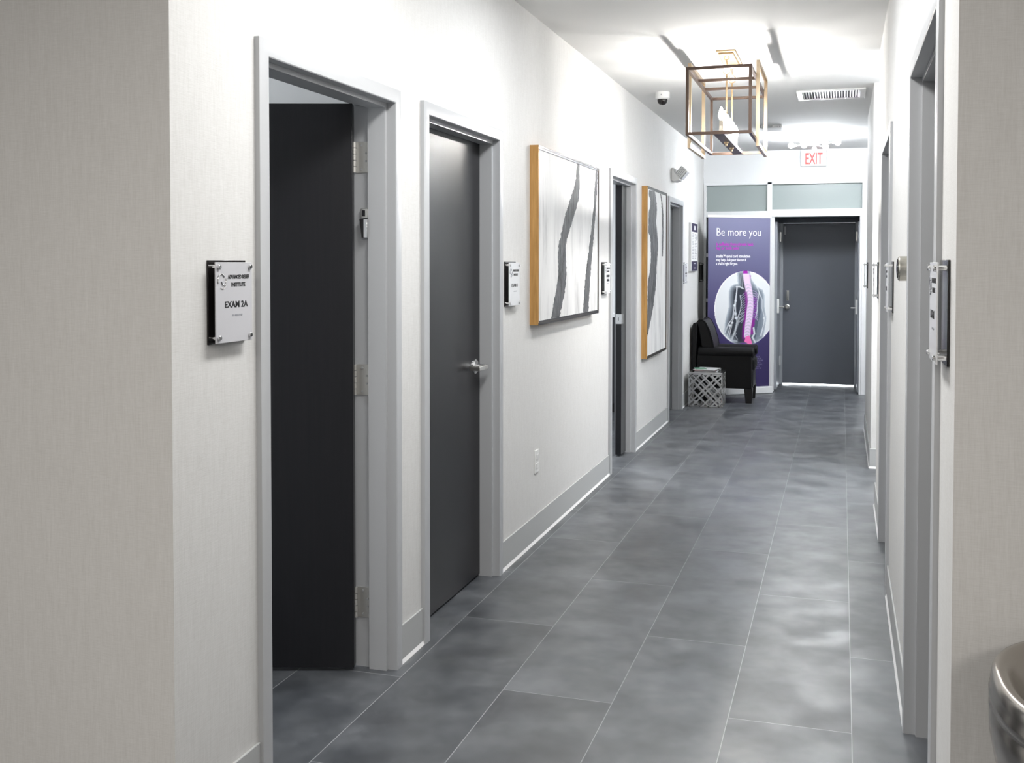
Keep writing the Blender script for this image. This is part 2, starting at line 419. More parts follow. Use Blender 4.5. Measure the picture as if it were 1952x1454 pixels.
# baseboards with a bead of white caulk at the floor
def base(name, axis, fixed, n, a, b_):
    t, h = 0.008, 0.140
    q, k = MB(), MB()
    lo, hi = sorted((fixed, fixed + n*t)); lo2, hi2 = sorted((fixed, fixed + n*(t + 0.006)))
    if axis == 'y':
        q.box(lo, hi, a, b_, 0, h); k.prism([(fixed, 0), (fixed + n*(t + 0.006), 0), (fixed + n*t, 0.014), (fixed, 0.014)], a, b_, 'Y')
    else:
        q.box(a, b_, lo, hi, 0, h); k.prism([(fixed, 0), (fixed + n*(t + 0.006), 0), (fixed + n*t, 0.014), (fixed, 0.014)], a, b_, 'X')
    o = struct(q.build(name, M_BASE, bevel=0.003))
    k.build('caulk_bead', M_CAULK, o, smooth=False)
    return o
ys = [YC] + [v for d in LEFT for v in d[:2]] + [YE - 0.012]
for i in range(0, len(ys), 2): base('baseboard_left', 'y', XL, 1, ys[i], ys[i+1])
ys = [YC] + [v for d in RIGHT for v in d[:2]] + [6.72]
for i in range(0, len(ys), 2): base('baseboard_right', 'y', XR, -1, ys[i], ys[i+1])
base('baseboard_right', 'y', XR, -1, 7.93, 9.78)
base('baseboard_side', 'x', 7.93, -1, XR - 0.008, 1.9)
base('baseboard_front_left', 'x', YC, -1, -6.0, XL)
base('baseboard_front_right', 'x', YC, -1, XR, 4.0)
base('baseboard_exam', 'x', 3.573, -1, -6.0, XLI - 0.01)

# ------------------------------------------------------------------ doors
def hinge(parent, cx, cy, z, n=5):
    """knuckle and jamb leaf of a butt hinge; jamb face looks towards -y at cy"""
    h = MB()
    for k in range(n):
        h.cyl((cx, cy - 0.012, z - 0.055 + k*0.022 + 0.001), (cx, cy - 0.012, z - 0.055 + (k + 1)*0.022 - 0.001), 0.0075, n=14)
    h.box(cx + 0.004, cx + 0.056, cy - 0.003, cy - 0.0005, z - 0.055, z + 0.055)
    o = h.build('hinge', M_HINGE, parent)
    s = MB()
    for dx, dz in ((0.025, 0.042), (0.043, 0.014), (0.043, -0.014), (0.025, -0.042)):
        s.cyl((cx + dx, cy - 0.0045, z + dz), (cx + dx, cy - 0.002, z + dz), 0.0038, n=12)
    s.build('screw', M_GREYPL, o)
    return o

# first door: standing open into the exam room
px, py = -1.663, 3.463
ang = YAW
dirv = Vector((-math.cos(ang), -math.sin(ang), 0)); nrm = Vector((math.sin(ang), -math.cos(ang), 0))
leaf_m = Matrix((dirv, nrm, Vector((0, 0, 1)))).transposed().to_4x4(); leaf_m.translation = (px, py, 0)
door1 = struct(MB().box(0.004, 0.868, 0.004, 0.048, 0.012, 2.020, leaf_m).build('door_1', M_DOOR, bevel=0.0015))
for z in (1.835, 1.04, 0.235): hinge(door1, px - 0.002, 3.468, z)
q = MB(); q.cyl(leaf_m @ Vector((0.80, 0.048, 0.99)), leaf_m @ Vector((0.80, 0.058, 0.99)), 0.032); q.cyl(leaf_m @ Vector((0.80, 0.055, 0.99)), leaf_m @ Vector((0.80, 0.10, 0.99)), 0.010)
q.box(0.70, 0.812, 0.088, 0.104, 0.980, 1.002, leaf_m)
q.build('door_handle', M_STEEL, door1, bevel=0.002)
# little flip tag under the top hinge, on the jamb
flag = thing('jamb_indicator_flag', (-1.62, 3.462, 1.60), 'small chrome flip flag under the top hinge of the open black door', 'door flag')
q = MB(); q.box(-0.020, 0.008, -0.006, 0.004, 0.018, 0.052); q.build('housing', M_STEEL, flag, bevel=0.001)
q = MB(); q.box(-0.014, -0.003, -0.0075, -0.006, 0.024, 0.046); q.build('symbol_window', M_BLACK, flag)
q = MB(); q.prism([(-0.020, 0.014), (-0.004, 0.014), (-0.004, -0.052), (-0.012, -0.052)], -0.016, 0.004, 'Y'); q.build('flag_side', M_BLACKPL, flag)
q = MB(); q.box(-0.004, 0.011, -0.018, 0.004, -0.052, 0.014); q.build('flag_plate', M_CHROME, flag, bevel=0.001)

# second door: closed charcoal slab with a lever
door2 = struct(MB().box(-1.646, -1.602, 3.737 + 0.051, 4.712 - 0.051, 0.010, 2.021).build('door_2', M_DOOR, bevel=0.0015))
def lever(parent, x, y, z, sgn):
    """rose, neck and returned lever on a face looking towards sgn*x; grip runs towards -y"""
    q = MB(); q.lathe([(0.034, 0), (0.034, sgn*0.006), (0.030, sgn*0.010), (0.014, sgn*0.012), (0.012, sgn*0.050)], (x, y, z), 28, 'X')
    r_ = q.build('rose', M_CHROME, parent)
    q = MB(); q.box(min(x + sgn*0.044, x + sgn*0.062), max(x + sgn*0.044, x + sgn*0.062), y - 0.105, y + 0.014, z - 0.010, z + 0.010)
    q.box(min(x + sgn*0.012, x + sgn*0.048), max(x + sgn*0.012, x + sgn*0.048), y - 0.105, y - 0.088, z - 0.010, z + 0.010)
    q.build('lever', M_STEEL, parent, bevel=0.002)
lever(door2, -1.602, 4.575, 0.985, 1)

# third door: pocket slab, half drawn out of the wall
door3 = struct(MB().box(-1.622, -1.579, 7.852, 8.085, 0.012, 2.055).build('door_3', M_DOOR_GREY, bevel=0.0015))
MB().box(-1.622, -1.579, 7.8505, 7.852, 0.012, 2.055).build('edge_strip', M_DOOR, door3, smooth=False)
q = MB(); q.box(-1.6235, -1.5755, 7.8485, 7.866, 1.0, 1.075); q.box(-1.579, -1.5755, 7.849, 7.905, 1.0, 1.075)
q.build('pull_plate', M_CHROME, door3, bevel=0.001)
q = MB(); q.box(-1.603, -1.599, 7.847, 7.850, 1.025, 1.05); q.build('pull_slot', M_BLACK, door3)
# fourth door: closed sliding slab with a flush pull
door4 = struct(MB().box(-1.650, -1.606, 9.699 + 0.051, 10.606 - 0.051, 0.010, 2.020).build('door_4', M_DOOR_GREY, bevel=0.0015))
q = MB(); q.box(-1.606, -1.603, 10.36, 10.47, 0.92, 1.03); q.build('flush_pull', M_BLACK, door4, bevel=0.001)
# right-hand doors, closed deep in their frames
for i, (a, b_, z) in enumerate(RIGHT):
    d = struct(MB().box(XR - 0.012 + 0.103, XR - 0.012 + 0.147, a + 0.051, b_ - 0.051, 0.010, z - 0.051).build('door_%d' % (5 + i), M_DOOR_GREY, bevel=0.0015))

# end door and the two vestibule side doors
door7 = struct(MB().box(-0.672, 0.146, VY + 0.03, VY + 0.075, 0.016, 1.936).build('door_7', M_END_DOOR, bevel=0.002))
q = MB(); q.tube([(-0.617, VY + 0.032, 1.020), (-0.617, VY - 0.008, 1.028), (-0.617, VY - 0.014, 1.07), (-0.617, VY - 0.008, 1.112), (-0.617, VY + 0.032, 1.12)], 0.009)
q.box(-0.631, -0.603, VY + 0.026, VY + 0.031, 1.008, 1.132); q.build('pull_handle', M_STEEL, door7)
q = MB(); q.lathe([(0.030, 0.03), (0.030, 0.018), (0.020, 0.014), (0.014, 0.004), (0.021, -0.014), (0.016, -0.028)], (-0.622, VY, 0.935), 24, 'Y'); q.build('door_knob', M_STEEL, door7)
q = MB(); q.box(-0.662, -0.642, VY + 0.022, VY + 0.031, 1.80, 1.90); q.build('latch_plate', M_FRAME, door7, bevel=0.001)
for nm, x0, x1, sx in (('door_8', -0.735, -0.705, 1), ('door_9', 0.172, 0.202, -1)):
    d = struct(MB().box(x0, x1, YE + 0.13, VY - 0.03, 0.012, 1.93).build(nm, M_END_FRAME, bevel=0.002))
    face = x1 if sx > 0 else x0
    e = lambda k: sorted((face, face + sx*k))
    for z in (1.77, 0.30):
        q = MB(); q.box(*e(0.010), VY - 0.14, VY - 0.08, z - 0.055, z + 0.055); q.cyl((face + sx*0.010, VY - 0.11, z - 0.055), (face + sx*0.010, VY - 0.11, z + 0.055), 0.011)
        q.build('hinge', M_STEEL if z > 1 else M_GREYPL, d)
    q = MB(); q.box(*e(0.022), YE + 0.17, YE + 0.235, 0.885, 1.05); q.build('lock_plate', M_PLASTIC, d, bevel=0.003)
    q = MB(); q.cyl((face + sx*0.02, YE + 0.20, 0.955), (face + sx*0.072, YE + 0.20, 0.955), 0.011); q.box(*e(0.072)[0:0] if False else sorted((face + sx*0.058, face + sx*0.074)), YE + 0.20, YE + 0.30, 0.945, 0.965)
    q.build('lever', M_CHROME, d, bevel=0.002)
door7['kind'] = 'structure'

# ------------------------------------------------------------------ room signs
def RY(n):   # rotation taking text x to the reader's right and text y to up, for a wall facing n*x
    return Matrix(((0, 0, n, 0), (n, 0, 0, 0), (0, 1, 0, 0), (0, 0, 0, 1)))
def room_sign(n, x, yc, front, label, lines, logo=True, zc=1.358):
    """n: +1 wall faces +x, -1 faces -x"""
    t = thing('room_sign', (x, yc, zc), label, 'sign', 'black backed room signs along the hall')
    MB().box(*sorted((0, n*0.005)), -0.0875, 0.0875, -0.107, 0.107).build('back_plate', M_BLACKPL, t, bevel=0.001)
    MB().box(*sorted((n*0.022, n*0.0255)), -0.0855, 0.0855, -0.104, 0.102).build('front_plate', front, t, bevel=0.001)
    for dy in (-0.073, 0.073):
        for dz in (-0.09, 0.09):
            MB().lathe([(0.0055, n*0.005), (0.0055, n*0.026), (0.0066, n*0.0262), (0.0066, n*0.030), (0.005, n*0.0315)], (0, dy, dz), 16, 'X').build('standoff', M_CHROME, t)
    R_ = RY(n)
    def put(txt, size, u, v, width=None, ink=M_INK, align='CENTER'):
        T = Matrix.Translation((n*0.0258, n*u, v)) @ R_
        text_mesh('lettering', txt, size, ink, t, T, width, align, bold=0.0006)
    for a in lines: put(*a)
    if logo:
        q = MB()
        for k, (r_, a0, a1, ox) in enumerate(((0.015, 0.5, 3.6, -0.006), (0.011, 3.4, 6.6, 0.006), (0.019, 4.3, 5.6, 0.0))):
            pts = [(n*0.0262, n*(-0.056 + ox + r_*math.cos(a0 + (a1 - a0)*i/10)), 0.056 + r_*1.1*math.sin(a0 + (a1 - a0)*i/10)) for i in range(11)]
            q.tube(pts, 0.0018, 6)
        q.build('logo', M_CHROME if front is M_ACRYL else M_GREYINK, t)
    return t
def bars(*rows):   # rows of type too small to read
    return rows
INST = [('ADVANCED RELIEF', 0.0135, 0.020, 0.060, 0.102), ('INSTITUTE', 0.0135, 0.018, 0.040, 0.066)]
dots = [('\u2022\u2022 \u2022\u2022\u2022 \u2022 \u2022\u2022', 0.016, 0.012, -0.040, 0.05, M_GREYINK)]
room_sign(1, XL, 2.405, M_ACRYL, 'silver acrylic room sign reading EXAM 2A beside the open black door', INST + [('EXAM 2A', 0.0225, 0.008, -0.014, 0.108)] + dots)
room_sign(1, XL, 4.865, M_ACRYLW, 'white acrylic room sign between the closed black door and the wide painting', INST + [('EXAM 4', 0.0225, 0.0, -0.014, 0.095)] + dots)
ill = [('||||||||', 0.020, 0.02, 0.058, 0.09), ('||||||', 0.016, 0.02, 0.040, 0.05)]
room_sign(1, XL, 6.985, M_ACRYLW, 'white acrylic room sign between the wide painting and the pocket door', INST + [('MMMM', 0.024, 0.012, 0.006, 0.095), ('MMM', 0.024, 0.012, -0.022, 0.075)] + dots)
room_sign(1, XL, 10.72, M_ACRYLW, 'grey room sign just before the framed notice', [('MM', 0.022, 0.02, 0.05, 0.06), ('MMMM', 0.022, 0.02, -0.01, 0.10), ('MMM', 0.022, 0.02, -0.036, 0.06)], False)
t = room_sign(1, XL, 12.06, M_BLACKPL, 'black room sign in the far corner behind the armchair', [], False)
for ch in t.children:
    if ch.name.startswith('standoff'): pass
room_sign(-1, XR, 2.362, M_ACRYLW, 'room sign at the wall corner above the drinking fountain', INST + [('EXAM', 0.0235, -0.01, -0.014, 0.09)] + dots)
room_sign(-1, XR, 4.755, M_ACRYLW, 'room sign just past the round thermostat', INST + [('EXAM', 0.0235, -0.01, -0.014, 0.09)] + dots)
room_sign(-1, XR, 6.625, M_ACRYLW, 'room sign at the end of the wall before the side hall opening', INST + [('MMMM', 0.026, 0, -0.005, 0.10), ('MMM', 0.026, 0, -0.035, 0.08)] + dots)
room_sign(-1, XR, 9.30, M_ACRYLW, 'room sign farthest down the hall, next to the end doorway', [('MMM', 0.026, 0, -0.005, 0.10)], False)

# ------------------------------------------------------------------ paintings
P1A = ([(6.054, 2.046), (6.021, 1.956), (5.972, 1.889), (5.876, 1.812), (5.782, 1.738), (5.706, 1.643), (5.632, 1.551), (5.612, 1.476), (5.624, 1.401), (5.59, 1.326), (5.518, 1.232), (5.462, 1.153)],
       [(6.105, 2.043), (6.116, 1.963), (6.107, 1.857), (6.04, 1.781), (5.957, 1.714), (5.861, 1.632), (5.783, 1.561), (5.793, 1.476), (5.809, 1.414), (5.8, 1.345), (5.739, 1.262), (5.688, 1.202), (5.65, 1.153)])
P1B = ([(6.544, 2.046), (6.506, 1.907), (6.47, 1.769), (6.414, 1.648), (6.341, 1.511), (6.287, 1.411), (6.245, 1.312), (6.218, 1.23), (6.211, 1.156)],
       [(6.59, 2.046), (6.584, 1.912), (6.547, 1.789), (6.49, 1.633), (6.453, 1.512), (6.398, 1.376), (6.381, 1.292), (6.363, 1.225), (6.352, 1.156)])
P2A = ([(8.479, 2.045), (8.468, 2.002), (8.542, 1.965), (8.531, 1.917), (8.459, 1.867), (8.457, 1.7), (8.524, 1.681), (8.562, 1.619), (8.572, 1.471), (8.525, 1.387), (8.442, 1.315), (8.427, 1.201), (8.416, 0.889)],
       [(8.745, 2.05), (8.811, 2.002), (8.866, 1.907), (8.816, 1.807), (8.884, 1.712), (8.933, 1.603), (8.858, 1.428), (8.829, 1.276), (8.736, 1.149), (8.644, 1.045), (8.523, 0.945), (8.434, 0.875)])
P2B = ([(9.028, 2.049), (9.078, 1.984), (9.115, 1.897), (9.133, 1.741), (9.111, 1.517)],
       [(9.062, 2.049), (9.148, 1.965), (9.199, 1.878), (9.204, 1.698), (9.174, 1.517)])
def resample(pts, n):
    P = np.array(pts); d = np.r_[0, np.cumsum(np.hypot(*np.diff(P, axis=0).T))]
    t = np.linspace(0, d[-1], n)
    return np.c_[np.interp(t, d, P[:, 0]), np.interp(t, d, P[:, 1])]
def painting(yc, zc, w_, h_, strokes, label):
    t = thing('framed_painting', (XL, yc, zc), label, 'painting', 'abstract paintings along the hall')
    q = MB()   # floater frame sides
    q.box(0, 0.046, -w_/2, -w_/2 + 0.010, -h_/2, h_/2); q.box(0, 0.046, w_/2 - 0.010, w_/2, -h_/2, h_/2)
    q.box(0, 0.046, -w_/2 + 0.010, w_/2 - 0.010, -h_/2, -h_/2 + 0.010); q.box(0, 0.046, -w_/2 + 0.010, w_/2 - 0.010, h_/2 - 0.010, h_/2)
    q.box(0, 0.006, -w_/2 + 0.010, w_/2 - 0.010, -h_/2 + 0.010, h_/2 - 0.010)
    q.build('frame', M_OAK, t, smooth=False)
    q = MB(); g0, g1 = 0.0005, 0.011     # black inner lip seen around the canvas
    for y0, y1, z0, z1 in ((-w_/2 + 0.010, w_/2 - 0.010, -h_/2 + 0.010, -h_/2 + 0.021), (-w_/2 + 0.010, w_/2 - 0.010, h_/2 - 0.021, h_/2 - 0.010),
                           (-w_/2 + 0.010, -w_/2 + 0.016, -h_/2 + 0.021, h_/2 - 0.021), (w_/2 - 0.016, w_/2 - 0.010, -h_/2 + 0.021, h_/2 - 0.021)):
        q.box(0.006, 0.0455, y0, y1, z0, z1)
    q.box(0.0462, 0.0475, w_/2 - 0.010, w_/2, -h_/2, h_/2); q.box(0.0462, 0.0475, -w_/2, w_/2 - 0.010, h_/2 - 0.010, h_/2); q.box(0.0462, 0.0475, -w_/2, w_/2 - 0.010, -h_/2, -h_/2 + 0.010)
    q.build('black_lip', M_BLACK, t, smooth=False)
    MB().box(0.006, 0.042, -w_/2 + 0.016, w_/2 - 0.016, -h_/2 + 0.021, h_/2 - 0.021).build('canvas', M_CANVAS, t, smooth=False)
    rng = np.random.default_rng(int(yc*10))
    for L_, R_ in strokes:
        n = 90
        A, B = resample(L_, n), resample(R_, n)
        ja, jb = rng.normal(0, 0.006, n), rng.normal(0, 0.006, n)
        bm = bmesh.new(); rows = []
        for i in range(n):
            row = []
            for k in range(7):
                f = k/6; p = A[i]*(1 - f) + B[i]*f
                y = p[0] + (ja[i] if k == 0 else jb[i] if k == 6 else 0); z = min(max(p[1], zc - h_/2 + 0.022), zc + h_/2 - 0.022)
                y = min(max(y, yc - w_/2 + 0.017), yc + w_/2 - 0.017)
                x = 0.0421 if k in (0, 6) else 0.0437 + 0.0018*rng.random()
                row.append(bm.verts.new((x, y - yc, z - zc)))
            rows.append(row)
        for a, b_ in zip(rows, rows[1:]):
            for k in range(6): bm.faces.new((a[k], a[k+1], b_[k+1], b_[k]))
        q = MB(); q.bm.free(); q.bm = bm; q.build('brush_stroke', M_STROKE, t, angle=3)
    return t
painting(5.912, 1.600, 1.405, 0.920, (P1A, P1B), 'wide abstract canvas of two charcoal strokes in an ochre frame')
painting(8.872, 1.383, 0.975, 1.380, (P2A, P2B), 'tall abstract canvas with a curved charcoal band, beyond the pocket door')

# ------------------------------------------------------------------ small wall fittings
t = thing('outlet_plate', (XL, 5.333, 0.418), 'white outlet plate low on the wall under the wide painting', 'outlet')
MB().box(0, 0.006, -0.038, 0.038, -0.06, 0.06).build('plate', M_PLASTIC, t, bevel=0.002)
for dz in (-0.022, 0.022): MB().box(0.006, 0.0085, -0.016, 0.016, dz - 0.014, dz + 0.014).build('socket', M_PLASTIC, t, bevel=0.002)

t = thing('emergency_light', (XL, 9.98, 2.285), 'white emergency light with a tilted lamp head high on the wall', 'emergency light')
MB().prism([(0, -0.06), (0.03, -0.065), (0.075, -0.05), (0.07, -0.025), (0.03, 0.02), (0.025, 0.06), (0, 0.06)], -0.08, 0.12, 'Y').build('housing', M_GREYPL if False else M_PLASTIC, t, bevel=0.006)
tilt = Matrix.Translation((0.085, 0.02, 0.02)) @ Matrix.Rotation(math.radians(40), 4, 'Y')
q = MB(); q.box(-0.035, 0.035, -0.09, 0.09, -0.052, 0.052, tilt); q.build('lamp_head', M_PLASTIC, t, bevel=0.010)
q = MB(); q.box(0.036, 0.046, -0.075, 0.075, -0.042, 0.042, tilt); q.build('lens', M_ACRYLW, t, bevel=0.006)
q = MB()
for k in range(4): q.box(-0.028 + 0.015*k, -0.022 + 0.015*k, -0.0935, -0.09, -0.045, 0.045, tilt)
q.build('cooling_fins', M_GREYPL, t, smooth=False)

t = thing('framed_notice', (XL, 11.33, 1.628), 'tall white notice with dark top and bottom bands on the wall above the armchair', 'notice')
MB().box(0, 0.028, -0.235, 0.245, -0.255, 0.255).build('backing', M_PLASTIC, t, bevel=0.002)
MB().box(0.028, 0.030, -0.215, 0.240, -0.235, 0.245).build('sheet', M_PAPER, t, smooth=False)
for z0, z1 in ((0.160, 0.250), (-0.250, -0.150)):
    MB().box(0.030, 0.031, -0.215, 0.240, z0, z1).build('dark_band', mat('navy_print', (0.035, 0.03, 0.07), 0.4), t, smooth=False)
for y0_, y1_, z0_, z1_ in ((-0.06, 0.10, 0.182, 0.225), (-0.04, 0.10, -0.178, -0.168), (-0.04, 0.10, -0.228, -0.218)):
    MB().box(0.031, 0.0315, y0_, y1_, z0_, z1_).build('pale_panel', M_PALEINK, t, smooth=False)
q = MB()
for k in range(17):
    for c0 in (-0.18, 0.03): q.box(0.030, 0.0305, c0, c0 + 0.17*(0.65 + 0.35*random.random()), 0.135 - k*0.016, 0.141 - k*0.016)
q.box(0.030, 0.0306, 0.16, 0.20, 0.08, 0.13)
q.build('small_print', M_GREYINK, t, smooth=False)

t = thing('thermostat', (XR, 3.625, 1.441), 'round brushed metal thermostat on a white oval plate', 'thermostat')
MB().lathe([(0.07, 0), (0.07, -0.003), (0.066, -0.006)], (0, 0, 0), 40, 'X', sx=0.9, sy=1.0).build('wall_plate', M_PLASTIC, t)
MB().lathe([(0.036, -0.006), (0.040, -0.007), (0.040, -0.030), (0.037, -0.034), (0.033, -0.035)], (0, 0, 0), 40, 'X').build('ring', M_NICKEL, t)
MB().lathe([(0.033, -0.034), (0.030, -0.0375), (0.015, -0.039), (0.002, -0.0392)], (0, 0, 0), 40, 'X').build('glass_face', M_BLACKPL, t)

# ------------------------------------------------------------------ ceiling fittings
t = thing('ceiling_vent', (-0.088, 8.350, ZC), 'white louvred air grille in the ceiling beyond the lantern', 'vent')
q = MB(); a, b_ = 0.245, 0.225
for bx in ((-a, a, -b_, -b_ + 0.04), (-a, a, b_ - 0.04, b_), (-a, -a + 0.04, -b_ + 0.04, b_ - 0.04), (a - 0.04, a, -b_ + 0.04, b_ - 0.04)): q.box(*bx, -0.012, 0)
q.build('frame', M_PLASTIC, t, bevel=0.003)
MB().box(-a + 0.04, a - 0.04, -b_ + 0.04, b_ - 0.04, -0.003, 0).build('duct_shade_panel', M_BLACK, t, smooth=False)  # black panel put in for the shade up inside the duct
for k in range(21):
    x = -a + 0.048 + k*0.0197
    MB().box(-0.0048, 0.0048, -b_ + 0.04, b_ - 0.04, -0.001, 0.001, Matrix.Translation((x, 0, -0.007)) @ Matrix.Rotation(math.radians(30), 4, 'Y')).build('louvre', M_PLASTIC, t, smooth=False)

t = thing('security_camera', (-1.286, 7.91, ZC), 'small white dome security camera on the ceiling left of the lantern', 'camera')
MB().lathe([(0.052, 0), (0.054, -0.006), (0.054, -0.042), (0.048, -0.050), (0.038, -0.054)], (0, 0, 0), 36).build('housing', M_PLASTIC, t)
MB().lathe([(0.038, -0.054), (0.037, -0.068), (0.030, -0.083), (0.018, -0.092), (0.002, -0.095)], (0, 0, 0), 32).build('dome', M_BLACKPL, t)
MB().box(-0.005, 0.005, -0.056, -0.050, -0.03, -0.02).build('sensor_dot', M_GREYPL, t)

t = thing('ceiling_sensor', (-0.62, 10.2, ZC), 'flat white sensor box on the ceiling behind the lantern', 'sensor')
MB().box(-0.10, 0.085, -0.14, 0.14, -0.028, 0).build('housing', M_PLASTIC, t, bevel=0.004)
MB().box(-0.09, 0.0, -0.142, -0.138, -0.024, -0.006).build('grille', M_GREYPL, t)
for k in range(3): MB().box(0.020 + 0.02*k, 0.026 + 0.02*k, -0.1415, -0.138, -0.020, -0.012).build('indicator', M_GREYPL, t)

# lantern over the hall
LX0, LX1, LY0, LY1, LZ0, LZ1 = -0.856, -0.488, 6.08, 7.27, 2.186, 2.572
lc = ((LX0 + LX1)/2, (LY0 + LY1)/2)
t = thing('ceiling_lantern', (lc[0], lc[1], ZC), 'open box lantern in dark bronze with gold side frames and candle bulbs', 'ceiling light')
hx, hy = (LX1 - LX0)/2, (LY1 - LY0)/2; z0, z1 = LZ0 - ZC, LZ1 - ZC
bw = 0.017
q = MB()
for sx in (-1, 1):
    for sy in (-1, 1):
        cx, cy = sx*(hx - bw/2), sy*(hy - bw/2); q.box(cx - bw/2, cx + bw/2, cy - bw/2, cy + bw/2, z0, z1)
for z in (z0, z1 - bw):
    for sy in (-1, 1): q.box(-hx + bw, hx - bw, sy*(hy - bw/2) - bw/2, sy*(hy - bw/2) + bw/2, z, z + bw)
    for sx in (-1, 1): q.box(sx*(hx - bw/2) - bw/2, sx*(hx - bw/2) + bw/2, -hy + bw, hy - bw, z, z + bw)
for fy in (-0.16, 0.17): q.box(-hx + bw, hx - bw, fy - bw/2, fy + bw/2, z1 - bw, z1)
q.build('box_frame', M_BRONZE, t, smooth=False)
for sx in (-1, 1):
    q = MB(); xa, xb = sorted((sx*(hx + 0.004), sx*(hx + 0.024))); g = 0.33; zb, zt_ = 2.140 - ZC, 2.640 - ZC
    for cy in (-g, g): q.box(xa, xb, cy - 0.012, cy + 0.012, zb, zt_)
    for z in (zb, zt_ - 0.02): q.box(xa, xb, -g + 0.012, g - 0.012, z, z + 0.02)
    for cy in (-g, g):
        for z in (z0 + 0.01, z1 - 0.012): q.box(*sorted((sx*(hx - 0.002), sx*(hx + 0.006))), cy - 0.006, cy + 0.006, z - 0.005, z + 0.005)
    q.build('gold_side_frame', M_GOLD, t, smooth=False)
q = MB(); q.box(-0.058, 0.058, -0.235, 0.235, -0.014, 0); q.box(-0.044, 0.044, -0.215, 0.215, -0.026, -0.014); q.build('canopy', M_AGED, t, bevel=0.003)
for fy in (-0.16, 0.17):
    q = MB(); q.cyl((0, fy, z0 + 0.025), (0, fy, z1 + 0.025), 0.0055)
    q.build('rod', M_AGED, t)
    for zz, r_, ry in ((z1 + 0.047, 0.023, 0), (z1 + 0.092, 0.018, 1), (-0.036, 0.014, 0)):
        q = MB(); q.tube([(0 if ry else r_*math.cos(a), fy + (r_*math.cos(a) if ry else 0), zz + r_*math.sin(a)) for a in [2*math.pi*i/20 for i in range(20)]], 0.0028, 8, True)
        q.build('chain_ring', M_AGED, t)
MB().box(-0.030, 0.030, -hy + bw, hy - bw, z0 + 0.002, z0 + 0.022).build('bulb_bar', M_BRONZE, t, smooth=False)
for fy in (-0.16, 0.17): MB().lathe([(0.014, z0 + 0.002), (0.012, z0 - 0.006), (0.006, z0 - 0.010), (0.007, z0 - 0.018), (0.002, z0 - 0.024)], (0, fy, 0), 16).build('finial', M_GOLD, t)
for k in range(6):
    fy = -0.44 + 0.176*k
    MB().lathe([(0.019, z0 + 0.022), (0.021, z0 + 0.028), (0.012, z0 + 0.030), (0.011, z0 + 0.098)], (0, fy, 0), 16).build('candle_sleeve', M_CANDLE, t)
    MB().lathe([(0.008, z0 + 0.098), (0.0165, z0 + 0.118), (0.017, z0 + 0.130), (0.012, z0 + 0.152), (0.004, z0 + 0.174), (0.001, z0 + 0.178)], (0, fy, 0), 16).build('bulb', M_BULB, t)
    bulb_light('bulb_light', (0, fy, z0 + 0.132), 0.0185, LANTERN_WATTS, LANTERN_COLOR, t)

# branching semi-flush light near the end wall
t = thing('branching_ceiling_light', (-0.268, 10.92, ZC), 'white ceiling light with glowing globe bulbs on arms, before the end wall', 'ceiling light')
MB().lathe([(0.062, 0), (0.062, -0.014), (0.040, -0.022)], (0, 0, 0), 28).build('canopy', M_STORE, t)
MB().cyl((0, 0, -0.02), (0, 0, -0.155), 0.009).build('stem', M_STORE, t)
MB().lathe([(0.004, -0.155), (0.020, -0.148), (0.020, -0.130), (0.010, -0.125)], (0, 0, 0), 20).build('hub', M_STORE, t)
for k, ang_ in enumerate((8, 62, 118, 188, 242, 298)):
    a = math.radians(ang_); r_ = 0.185; zz = -0.085 - 0.022*(k % 2)
    MB().cyl((0, 0, zz), (r_*math.cos(a), r_*math.sin(a), zz), 0.006).build('arm', M_STORE, t)
    MB().lathe([(0.012, -0.014), (0.014, 0.0), (0.012, 0.012)], (r_*math.cos(a), r_*math.sin(a), zz), 14).build('socket', M_STORE, t)
    cx, cy = (r_ + 0.038)*math.cos(a), (r_ + 0.038)*math.sin(a)
    prof = [(0.028*math.sin(math.pi*i/10) + 0.0004, zz - 0.028*math.cos(math.pi*i/10)) for i in range(11)]
    MB().lathe(prof, (cx, cy, 0), 18).build('bulb', M_BULB2, t)
    bulb_light('bulb_light', (cx, cy, zz), 0.029, BRANCH_WATTS, BRANCH_COLOR, t)

# exit sign
t = thing('exit_sign', (-0.31, YE, 2.628), 'white exit sign with red letters high on the end wall', 'sign')
MB().box(-0.140, 0.140, -0.045, 0, -0.092, 0.095).build('housing', M_PLASTIC, t, bevel=0.010)
def zx(o, e): return Matrix.Translation(o) @ Matrix(((1, 0, 0, 0), (0, 0, -1, 0), (0, 1, 0, 0), (0, 0, 0, 1)))
text_mesh('lettering', 'EXIT', 0.175, M_EXITR, t, zx((0.002, -0.0455, -0.066), 0), 0.185, 'CENTER', 0.0006, 0.003)

# ------------------------------------------------------------------ roll-up banner
BL, BR = Vector((-1.408, 11.80, 0)), Vector((-0.772, 12.245, 0))
BW = (BR - BL).length; bd = (BR - BL).normalized()
brz = math.atan2(bd.y, bd.x)
t = thing('roll_up_banner', BL, 'purple roll-up banner reading Be more you, behind the armchair', 'banner', rz=brz)
MB().box(-0.02, BW + 0.015, -0.06, 0.06, 0.0, 0.075).build('cassette', M_STEEL if False else M_STORE, t, bevel=0.008)
MB().box(-0.012, BW + 0.012, -0.010, 0.010, 1.962, 1.990).build('top_rail', M_STORE, t, bevel=0.003)
MB().cyl((BW/2, 0.02, 0.07), (BW/2, 0.02, 1.965), 0.008).build('support_pole', M_STEEL, t)
